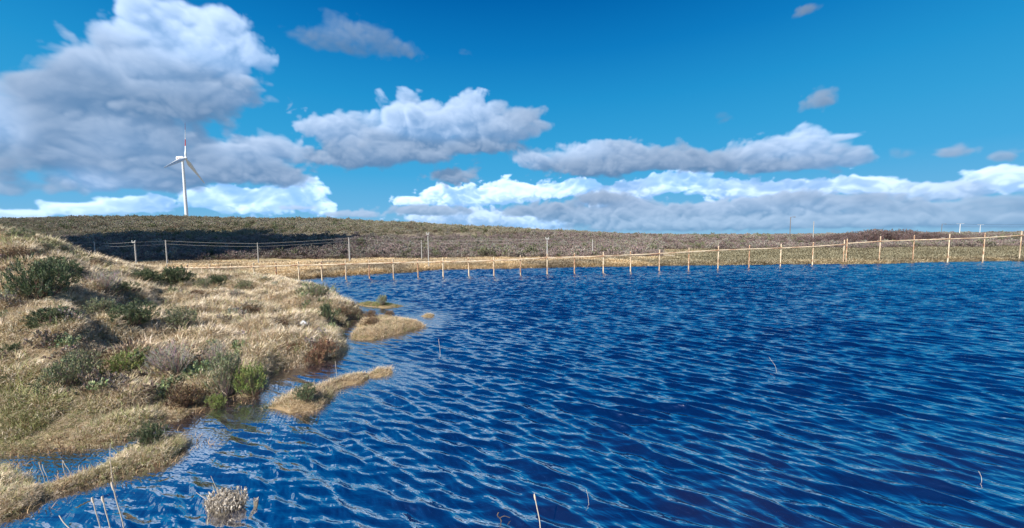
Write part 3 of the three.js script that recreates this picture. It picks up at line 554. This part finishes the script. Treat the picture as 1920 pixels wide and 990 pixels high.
{
  const [x, d] = at(424, 950), t = thing('grey_tussock', 'pale grey dried tussock standing alone in the near water', 'tussock', [x, 0, -d], 'tussocks standing in the water'), r = rng(44), s = soup(), q = soup();
  for (let i = 0; i < 360; i++) {
    const a = r() * 6.283, m = Math.sqrt(r()), p = [Math.cos(a) * m * 0.22, -0.03, Math.sin(a) * m * 0.15], H = 0.07 + 0.10 * r() + 0.04 * (1 - m), tp = [p[0] * 1.18 + (r() - 0.5) * 0.05, H, p[2] * 1.18 + (r() - 0.5) * 0.05], v = 0.75 + 0.5 * r();
    stick(q, p, tp, 0.0035, [0.3 * v, 0.26 * v, 0.2 * v]);
    for (let k = 0; k < 6; k++) leafAt(s, r, [lerp(p[0], tp[0], 0.6 + 0.4 * r()), lerp(p[1], tp[1], 0.6 + 0.4 * r()), lerp(p[2], tp[2], 0.6 + 0.4 * r())], 0.022 + 0.015 * r(), [0, 0.7, 0], [0.6 * v, 0.54 * v, 0.46 * v]);
  }
  part('stems', toGeo(q), plantMat, t); part('flower_heads', toGeo(s), plantMat, t);
  const base = new THREE.SphereGeometry(1, 20, 10); base.scale(0.22, 0.05, 0.15); base.translate(0, -0.035, 0);
  part('root_mass', base, drowned, t);
  for (const [dx, H, lx] of [[-0.18, 0.2, -0.2], [-0.05, 0.42, -0.12], [-0.1, 0.3, -0.06], [-0.07, 0.27, -0.03]]) stem([[dx, 0, 0], [dx + lx * 0.4, H * 0.5, 0], [dx + lx, H, 0]], 0.003, 'blade', stalkMat, t);
  const [x2, d2] = at(480, 946), t2 = thing('grey_tussock', 'tiny pale sprig in the water right of the grey tussock', 'tussock', [x2, 0, -d2], 'tussocks standing in the water'), s2 = soup();
  for (let i = 0; i < 40; i++) { const p = [(r() - 0.5) * 0.04, -0.02, (r() - 0.5) * 0.03], tp = [p[0] * 1.4, 0.03 + 0.05 * r(), p[2] * 1.4]; stick(s2, p, tp, 0.003, [0.3, 0.26, 0.2]); leafAt(s2, r, tp, 0.02, [0, 0.7, 0], [0.6, 0.53, 0.44]); }
  part('sprig', toGeo(s2), plantMat, t2);
}
{ // drowned twig and a pale stone
  const [x, d] = at(938, 975), t = thing('drowned_twig', 'small dark twig breaking the surface left of the whitish stalk', 'twig', [x, 0, -d]);
  stem([[0.03, -0.06, 0], [0, 0.02, 0], [-0.035, 0.07, 0.01], [-0.02, 0.1, 0]], 0.007, 'branch', drowned, t); stem([[0, 0.03, 0], [0.05, 0.06, 0.01], [0.12, 0.03, 0]], 0.004, 'side_branch', drowned, t);
  const p = hit(569, 616), g = new THREE.IcosahedronGeometry(1, 3), q = g.attributes.position;
  for (let i = 0; i < q.count; i++) { const v = 0.75 + 0.5 * noise3(q.getX(i) * 1.6 + 5, q.getY(i) * 1.6 + 5, q.getZ(i) * 1.6 + 5); q.setXYZ(i, q.getX(i) * v * 0.14, q.getY(i) * v * 0.11, q.getZ(i) * v * 0.1); }
  g.computeVertexNormals();
  const m = part('white_stone', g, std([0.8, 0.8, 0.77], 0.9), scene); m.position.set(p[0], p[1] + 0.16, p[2]); tag(m, 'small white stone lying in the grass at the head of the channel', 'stone');
}

// ---------------------------------------------------------------- vegetation of the far side
{
  const r = rng(91), purple = [], olive = [], greyb = [], dark = [], tufts = [], thicket = [];
  for (let k = 0; k < 80000; k++) {
    const u = -1.62 + 3.25 * r(), d = 53 * Math.pow(285 / 53, Math.pow(r(), 0.9)), x = u * d, e = groundE(x, d), up = (e - EYE) / d; // up: slope of sight, so bands follow the hillside
    const n = fbm2(x * 0.06, d * 0.06, 3, 15.5), m = fbm2(x * 0.25, d * 0.25, 2, 33.5);
    const left = smooth(-0.05, -0.6, u);
    const benchAt = 0.004 + 0.012 * (n - 0.5), bench = Math.abs(up - benchAt) < 0.007 && u < -0.05 && u > -0.95;
    if (bench && r() < 0.75) continue;
    if (u > 0.4 && d < 70 + 14 * (n - 0.5)) continue;
    if (m > 0.66 && r() < 0.7) continue;
    const v = (0.8 + 0.4 * r()) * (0.72 + 0.56 * n), s = (0.34 + 0.4 * r() + 0.6 * Math.pow(r(), 6)) * (d > 120 ? 1.4 : 1), q = (c, sc = 1, sh = 1) => [x, e - 0.05, -d, r() * 6.283, s * sc, s * sc * sh * (0.8 + 0.4 * r()), c[0] * v, c[1] * v, c[2] * v];
    if (up < benchAt) { const c = r(); if (c < 0.72) purple.push(q([0.172, 0.135, 0.122], 0.95, 0.9)); else if (c < 0.92) greyb.push(q([0.21, 0.185, 0.155])); else dark.push(q([0.11, 0.11, 0.065])); }
    else { const c = r() + (n - 0.5) * 0.8; if (c < 0.3) greyb.push(q([0.23, 0.205, 0.155])); else if (c < 0.85) olive.push(q([0.2, 0.168, 0.12])); else dark.push(q([0.10, 0.105, 0.055])); }
  }
  // bare dark thicket on the right
  for (let k = 0; k < 1500; k++) { const u = slope(1240) + (slope(2010) - slope(1240)) * r(), d = 84 + 40 * r(), x = u * d, e = groundE(x, d), c = Math.exp(-Math.pow((u - slope(1660)) / 0.17, 2)), s = 0.8 + 0.5 * r() + 1.0 * c * (0.5 + 0.8 * r()), v = 0.6 + 0.5 * r(); thicket.push([x, e - 0.1, -d, r() * 6.283, s, s * (0.85 + 0.3 * c), 0.13 * v, 0.095 * v, 0.09 * v]); }
  // grass of the flat beyond the water
  for (let k = 0; k < 26000; k++) { const u = -1.3 + 2.9 * r(), s0 = shoreAt(u), d = s0 + 0.3 + (u > 0.35 ? 34 : 17) * Math.pow(r(), 1.2), x = u * d, e = groundE(x, d); if (e < 0.02) continue; const n = fbm2(x * 0.22, d * 0.22, 3, 5.5), right = smooth(0.2, 0.55, u + (n - 0.5) * 0.4), v = 0.7 + 0.6 * r(), near = smooth(5, 0.5, d - s0); const st = [1.12, 1.04, 0.88], ms = [0.45, 0.48, 0.42], bw = [0.5, 0.48, 0.45]; let c = st.map((q, i) => lerp(lerp(q, bw[i], smooth(0.42, 0.62, n)), ms[i], right * (1 - 0.6 * near))); const s = 1.3 + 0.9 * r(); tufts.push([x, e, -d, r() * 6.283, s, s * 0.75, c[0] * v, c[1] * v, c[2] * v]); }
  scatter('purple_scrub', farShapes[0], purple, 'purple brown leafless scrub along the foot of the hill');
  scatter('olive_scrub', farShapes[1], olive, 'olive scrub covering the upper part of the hill');
  scatter('grey_scrub', farShapes[2], greyb, 'grey brown scrub mixed over the hillside');
  scatter('dark_scrub', farShapes[1], dark, 'dark green low bushes dotted over the hillside');
  scatter('dark_thicket', bareShapes, thicket, 'dark leafless thicket on the low skyline at the right');
  scatter('shore_grass', grassClump(9, 22, 0.34, 0.03, 0.3, 1.6, STRAW), tufts, 'yellow and grey green grass on the flat beyond the fence');
}

// ---------------------------------------------------------------- gravel road along the far shore
function strip(name, pts, half, lift, m, label) {
  const c = new THREE.CatmullRomCurve3(pts.map(([px, py]) => new THREE.Vector3(...hit(px, py, 34)))), n = 120, pos = [], idx = [];
  for (let i = 0; i <= n; i++) { const p = c.getPoint(i / n), t = c.getTangent(i / n), l = Math.hypot(t.x, t.z), nx = -t.z / l, nz = t.x / l; for (const s of [-1, -0.4, 0.4, 1]) { const x = p.x + nx * s * half, z = p.z + nz * s * half; pos.push(x, Math.max(groundE(x, -z), groundE(p.x, -p.z)) + lift * (Math.abs(s) < 0.9 ? 1 : 0.1), z); } if (i < n) for (let k = 0; k < 3; k++) { const a = i * 4 + k; idx.push(a, a + 1, a + 4, a + 1, a + 5, a + 4); } }
  const g = new THREE.BufferGeometry(); g.setAttribute('position', new THREE.Float32BufferAttribute(pos, 3)); g.setIndex(idx); g.computeVertexNormals();
  tag(part(name, g, m, scene), label, null, null, 'structure');
}
strip('gravel_road', [[300, 499], [400, 497], [520, 494.5], [640, 492], [780, 489.5], [900, 488], [1040, 486.5], [1160, 483], [1260, 480]], 1.1, 0.16, std([0.42, 0.36, 0.28], 1), 'pale gravel road running along the foot of the hill');
strip('gravel_path', [[1560, 463], [1700, 459.5], [1850, 454.5], [1990, 450]], 0.5, 0.14, std([0.36, 0.34, 0.3], 1), 'thin pale path above the marsh at the right');

// ---------------------------------------------------------------- the fence
function rustTexture(seed, amount) {
  const r = rng(seed), S = 64, H = 256, px = new Uint8Array(S * H * 4);
  for (let y = 0; y < H; y++) for (let x = 0; x < S; x++) { const a = x / S * 6.283, n = fbm2(3 * Math.cos(a) + seed, 3 * Math.sin(a) + y / 26, 4, seed * 1.3), k = smooth(amount, amount + 0.12, n), o = (y * S + x) * 4, v = 0.9 + 0.2 * r(), w = [208, 192, 164], q = [136, 78, 42]; for (let c = 0; c < 3; c++) px[o + c] = clamp(lerp(w[c], q[c], k) * v, 0, 255); px[o + 3] = 255; }
  const t = new THREE.DataTexture(px, S, H); t.colorSpace = THREE.SRGBColorSpace; t.wrapS = t.wrapT = THREE.RepeatWrapping; t.magFilter = THREE.LinearFilter; t.needsUpdate = true; return t;
}
const paintMats = [0.53, 0.46, 0.4].map((a, i) => new THREE.MeshStandardMaterial({ map: rustTexture(3 + i, a), roughness: 0.75 }));
const FENCE = [[234, 523, 497], [275, 525, 497.5], [314, 525.5, 497], [353, 527, 497], [395, 527.5, 496.5], [435, 528, 495], [477, 528, 494], [519, 527.5, 492.5], [561, 526, 491], [604, 525, 490.5], [649, 524.5, 489], [693, 522.5, 488], [738, 521.5, 486.5], [784, 520, 485.5], [831, 519, 485], [879, 517.5, 484], [926, 517, 482.5], [976, 516, 480], [1026, 514, 477], [1077, 512.5, 475.5], [1131, 511.5, 473.5], [1182, 508.5, 471.5], [1236, 507, 469], [1291, 504.5, 465.5], [1346, 503, 462], [1404, 500.5, 460], [1463, 498, 458], [1523, 496.5, 455], [1586, 494.5, 450.5], [1586, 494.5, 448.5], [1648, 493, 444], [1711, 491.5, 441.5], [1777, 488.5, 439.5], [1843, 485, 437.5], [1912, 476, 434], [1986, 472, 431]];
{
  const pts = FENCE.map(([px, py, ty], i) => { let x, e, d; if (px < 1760) { [x, d] = at(px, py); e = 0; } else { d = 44 + (px - 1777) * 0.012; e = heightAt(px, py, d); x = slope(px, py) * d; } if (i === 28) x -= 0.32; const top = heightAt(px, ty, d); return { x, d, e, top }; });
  const t = thing('pipe_fence', 'long white and rusty pipe fence standing in the flooded lake edge', 'fence', [pts[18].x, 0, -pts[18].d]);
  const o = t.position;
  pts.forEach((p, i) => {
    const r = 0.054, h = p.top - p.e + 0.7, g = new THREE.CylinderGeometry(r, r * 1.06, h, 9); const m = part('post', g, paintMats[(i * 7 + (i >> 1)) % 3], t); m.position.set(p.x - o.x, p.top - h / 2, -p.d - o.z); m.rotation.set(0, i * 2.1, 0);
    const cap = part('post_cap', new THREE.SphereGeometry(r * 1.12, 9, 6), paintMats[0], t); cap.position.set(p.x - o.x, p.top, -p.d - o.z);
    if (i === 28) return;
    const q = pts[i + 1]; if (!q) return;
    const drop = (v) => (v.top - Math.max(v.e, 0)) * 0.17, A = new THREE.Vector3(p.x - o.x, p.top - drop(p), -p.d - o.z + 0.09), B = new THREE.Vector3(q.x - o.x, q.top - drop(q), -q.d - o.z + 0.09), L = A.distanceTo(B);
    const rail = part('rail', new THREE.CylinderGeometry(0.058, 0.058, L + 0.04, 8), paintMats[(i * 5) % 2], t); rail.position.lerpVectors(A, B, 0.5); rail.quaternion.setFromUnitVectors(new THREE.Vector3(0, 1, 0), B.clone().sub(A).normalize());
  });
}

// ---------------------------------------------------------------- poles and wires
const poleMat = std([0.42, 0.4, 0.37], 0.9), poleDark = std([0.2, 0.17, 0.15], 0.9), wireMat = std([0.38, 0.36, 0.34], 0.6), wireDark = std([0.06, 0.065, 0.07], 0.6), porcelain = std([0.42, 0.42, 0.4], 0.4);
const tops = {};
function pole(id, px, py, ty, label, { d = null, r = 0.085, m = poleMat, arm = 0, ins = 2, double = false, group = 'poles of the line beyond the fence' } = {}) {
  let p = d ? [slope(px, py) * d, 0, -d] : hit(px, py, 34); if (d) p[1] = groundE(p[0], d);
  const D = -p[2], top = heightAt(px, ty, D), H = top - p[1], t = thing('utility_pole', label, 'utility pole', [p[0], p[1], p[2]], group);
  const sh = part('shaft', new THREE.CylinderGeometry(r * 0.6, r * 0.92, H + 0.4, 9), m, t); sh.position.y = H / 2 - 0.2;
  if (arm) {
    const w = arm * D / F; const a = part('crossarm', new THREE.BoxGeometry(w, 0.1, 0.1), m, t); a.position.set(0, H - 0.12, 0.1);
    for (let i = 0; i < ins; i++) { const s = part('insulator', new THREE.LatheGeometry([[0.001, 0], [0.04, 0], [0.06, 0.05], [0.035, 0.08], [0.05, 0.12], [0.001, 0.16]].map((q) => new THREE.Vector2(...q)), 8), porcelain, t); s.position.set(lerp(-0.46, 0.46, ins > 1 ? i / (ins - 1) : 0.5) * w, H - 0.07, 0.1); }
  }
  tops[id] = new THREE.Vector3(p[0], top - 0.05, p[2]);
}
pole('a', 180, 491, 453, 'pole half hidden by the bank, leftmost of the line');
pole('b', 257, 508, 452, 'tall pale pole beside the crest of the bank, left end of the fence', { r: 0.09, arm: 6, ins: 2 });
pole('c', 314, 498, 450, 'pale pole right of the tall one, at the left end of the road', { r: 0.09 });
pole('d', 485, 496, 455, 'thin pole before the dark foot of the hill, first right of the turbine', { r: 0.08 });
pole('e', 656, 492, 445, 'stout pale pole on the road before the purple scrub', { r: 0.12 });
pole('f', 791, 488, 450, 'thin pole close beside a taller one, left of the pair', { r: 0.08 });
pole('g', 804, 503, 437, 'tall pole reaching down to the shore, right of the close pair', { r: 0.07, arm: 5, ins: 2 });
pole('h', 1026, 500, 446, 'pale pole rising behind a fence post in the middle', { r: 0.085, arm: 6, ins: 2 });
pole('i', 1111, 482, 449, 'thin pole on the slope right of the middle', { r: 0.1 });
pole('j', 1480, 462, 407, 'tall pole with a lamp arm, before the low skyline at the right', { r: 0.1, m: poleDark, arm: 0 });
pole('k', 1525, 438, 415, 'pole standing against the sky right of the lamp pole', { d: 118, r: 0.16 });
pole('l', 1765, 438, 420, 'short dark lamp pole above the right thicket', { d: 150, r: 0.12, m: poleDark });
pole('m', 1799, 438, 419, 'white pole with a wide crossarm above the right thicket', { d: 190, r: 0.2, m: std([0.75, 0.75, 0.73], 0.8), arm: 14, ins: 3 });
pole('n', 1837, 438, 421, 'white crossarm pole next to the right fence posts', { d: 210, r: 0.16, m: std([0.75, 0.75, 0.73], 0.8), arm: 12, ins: 3 });
pole('o', -90, 470, 446, 'pole beyond the left edge carrying the wires on', { d: 70 });
pole('p', 2010, 438, 419, 'white crossarm pole beyond the right edge', { d: 215, r: 0.16, arm: 12, ins: 3 });
{ // lamp arms
  for (const [id, l] of [['j', 0.75], ['l', 1.3]]) { const t = scene.children.find((o) => o.name.startsWith('utility_pole') && Math.abs(o.position.x - tops[id].x) < 1e-6), H = tops[id].y - t.position.y + 0.05; stem([[0, H - 0.3, 0], [l * 0.3, H, 0], [l, H + 0.02, 0]], 0.035, 'lamp_arm', poleDark, t); const g = new THREE.SphereGeometry(1, 10, 6); g.scale(l * 0.35, 0.08, 0.12); const m = part('lamp_head', g, poleDark, t); m.position.set(l * 1.1, H, 0); }
}
function wire(ids, dy, dz, label, m = wireMat, r = 0.010, sag = 0.006) {
  const t = thing('overhead_wire', label, 'wire', [0, 0, 0]);
  for (let i = 0; i + 1 < ids.length; i++) { const A = tops[ids[i]], B = tops[ids[i + 1]], L = A.distanceTo(B), pts = range(9, (q) => new THREE.Vector3().lerpVectors(A, B, q).add(new THREE.Vector3(0, dy - L * sag * 4 * q * (1 - q), dz))); part('span', new THREE.TubeGeometry(new THREE.CatmullRomCurve3(pts), 12, r, 4), m, t); }
}
wire(['o', 'a', 'b', 'c', 'd', 'e', 'f', 'h', 'i'], -0.05, 0.1, 'upper pale wire strung along the poles beyond the fence');
wire(['o', 'a', 'b', 'c', 'd', 'e', 'f', 'h', 'i'], -0.42, 0.1, 'lower pale wire strung along the poles beyond the fence', wireMat, 0.008);
wire(['l', 'm', 'n', 'p'], 0.1, 0.1, 'dark wire between the white crossarm poles at the right', wireDark, 0.035);
wire(['m', 'n', 'p'], -1.2, 0.1, 'second dark wire below the first between the right poles', wireDark, 0.03);

// ---------------------------------------------------------------- wind turbine on the hill
{
  const D = 330, hubTop = heightAt(342, 297, D), baseX = slope(350, 405) * D, gy = groundE(baseX, D), white = std([0.82, 0.83, 0.82], 0.45), red = std([0.5, 0.05, 0.035], 0.5);
  const t = thing('wind_turbine', 'white wind turbine with red banded blades on the hill', 'wind turbine', [baseX, gy, -D]), H = hubTop - gy;
  const k = D / F;
  part('tower', new THREE.LatheGeometry(range(14, (q) => new THREE.Vector2(lerp(2.9, 1.7, q) * k, q * (H - 0.9))), 24), white, t);
  const head = new THREE.Group(); add(head, 'rotor_head', t); head.position.set(0, H, 0); // +x is the shaft, turned towards the photographer
  head.rotation.y = 12 * Math.PI / 180;
  const nac = new THREE.Shape(); const a = [[-3.9, -1.2], [-4.0, 0.5], [-3.6, 1.3], [0.6, 1.35], [1.1, 0.8], [1.1, -0.8], [0.4, -1.3], [-3.2, -1.45]]; a.forEach(([x, y], i) => (i ? nac.lineTo(x, y) : nac.moveTo(x, y)));
  const ng = new THREE.ExtrudeGeometry(nac, { depth: 2.2, bevelEnabled: true, bevelSize: 0.35, bevelThickness: 0.35, bevelSegments: 3 }); ng.translate(0, 0, -1.1);
  const nm = part('nacelle', ng, white, head); nm.rotation.z = 0.09;
  const hub = new THREE.SphereGeometry(1.15, 18, 12); hub.scale(1.35, 1, 1); const hm = part('hub', hub, white, head); hm.position.set(2.2, 0.2, 0);
  for (const sgn of [-1, 1]) for (const [x, w] of [[-2.9, 0.8], [-1.6, 0.7]]) { const g = new THREE.BoxGeometry(w, 0.6, 0.04); const m = part('red_marking', g, red, head); m.position.set(x, 0.15 + x * 0.09, sgn * 1.48); m.rotation.z = 0.09; }
  const R = 66 * k;
  const bladeGeo = (f0, f1) => { // an aerofoil from f0 to f1 of the length
    const n = f1 - f0 > 0.5 ? 26 : 10, c = 12, pos = [], idx = [];
    for (let i = 0; i <= n; i++) { const f = lerp(f0, f1, i / n), ch = f < 0.06 ? 1.3 : table([[0.06, 1.4], [0.2, 3.4], [0.55, 2.1], [1, 0.6]], f), th = ch * (f < 0.06 ? 0.9 : table([[0.06, 0.9], [0.2, 0.3], [1, 0.14]], f)), tw = lerp(0.42, 0.04, Math.min(1, f * 1.3)) + 0.3; for (let j = 0; j < c; j++) { const q = j / c * 6.283, y = Math.cos(q) * ch * 0.5 - ch * 0.12, x = Math.sin(q) * th * 0.5; pos.push(x * Math.cos(tw) + y * Math.sin(tw), f * R, -x * Math.sin(tw) + y * Math.cos(tw)); } }
    for (let i = 0; i < n; i++) for (let j = 0; j < c; j++) { const p = i * c + j, q = i * c + (j + 1) % c; idx.push(p, q, p + c, q, q + c, p + c); }
    for (const e of [0, n]) for (let j = 1; j < c - 1; j++) idx.push(e * c, e * c + j, e * c + j + 1);
    const g = new THREE.BufferGeometry(); g.setAttribute('position', new THREE.Float32BufferAttribute(pos, 3)); g.setIndex(idx); g.computeVertexNormals(); return g;
  };
  for (let i = 0; i < 3; i++) { const b = add(new THREE.Group(), 'blade', t); b.position.copy(new THREE.Vector3(2.4, 0.2, 0).applyAxisAngle(new THREE.Vector3(0, 1, 0), head.rotation.y)).add(head.position); b.rotation.order = 'YXZ'; b.rotation.y = head.rotation.y; b.rotation.x = -(5 + i * 120) * Math.PI / 180; for (const [f0, f1, mm, nm2] of i ? [[0.02, 1, white, 'shell']] : [[0.02, 0.34, white, 'root_section'], [0.34, 0.53, red, 'red_band'], [0.53, 0.8, white, 'outer_section'], [0.8, 1, red, 'red_tip']]) part(nm2, bladeGeo(f0, f1), mm, b); }
}

// ---------------------------------------------------------------- a cloud beyond the left edge: its shadow lies on the left of the hill
{
  const r = rng(61), spot = new THREE.Vector3(-102, 3, -76), c = spot.clone().addScaledVector(SUN, 620), geos = [];
  for (let i = 0; i < 20; i++) { const g = new THREE.IcosahedronGeometry(1, 3), q = g.attributes.position, a = r() * 6.283, m = Math.sqrt(r()), R = 6 + 11 * r(), ph = r() * 40; for (let k = 0; k < q.count; k++) { const v = 0.7 + 0.6 * noise3(q.getX(k) * 2 + ph, q.getY(k) * 2 + 9, q.getZ(k) * 2 + 5); q.setXYZ(k, q.getX(k) * v, q.getY(k) * v, q.getZ(k) * v); } g.scale(R, R * 0.6, R); g.translate(Math.cos(a) * m * 66, r() * 14, Math.sin(a) * m * 24); geos.push(g); }
  const g = mergeGeometries(geos); g.computeVertexNormals();
  const m = part('cloud', g, std([0.85, 0.87, 0.9], 1), scene); m.position.copy(c); tag(m, 'fair weather cloud above the left of the hill', null, null, 'structure');
}
renderer.render(scene, camera);
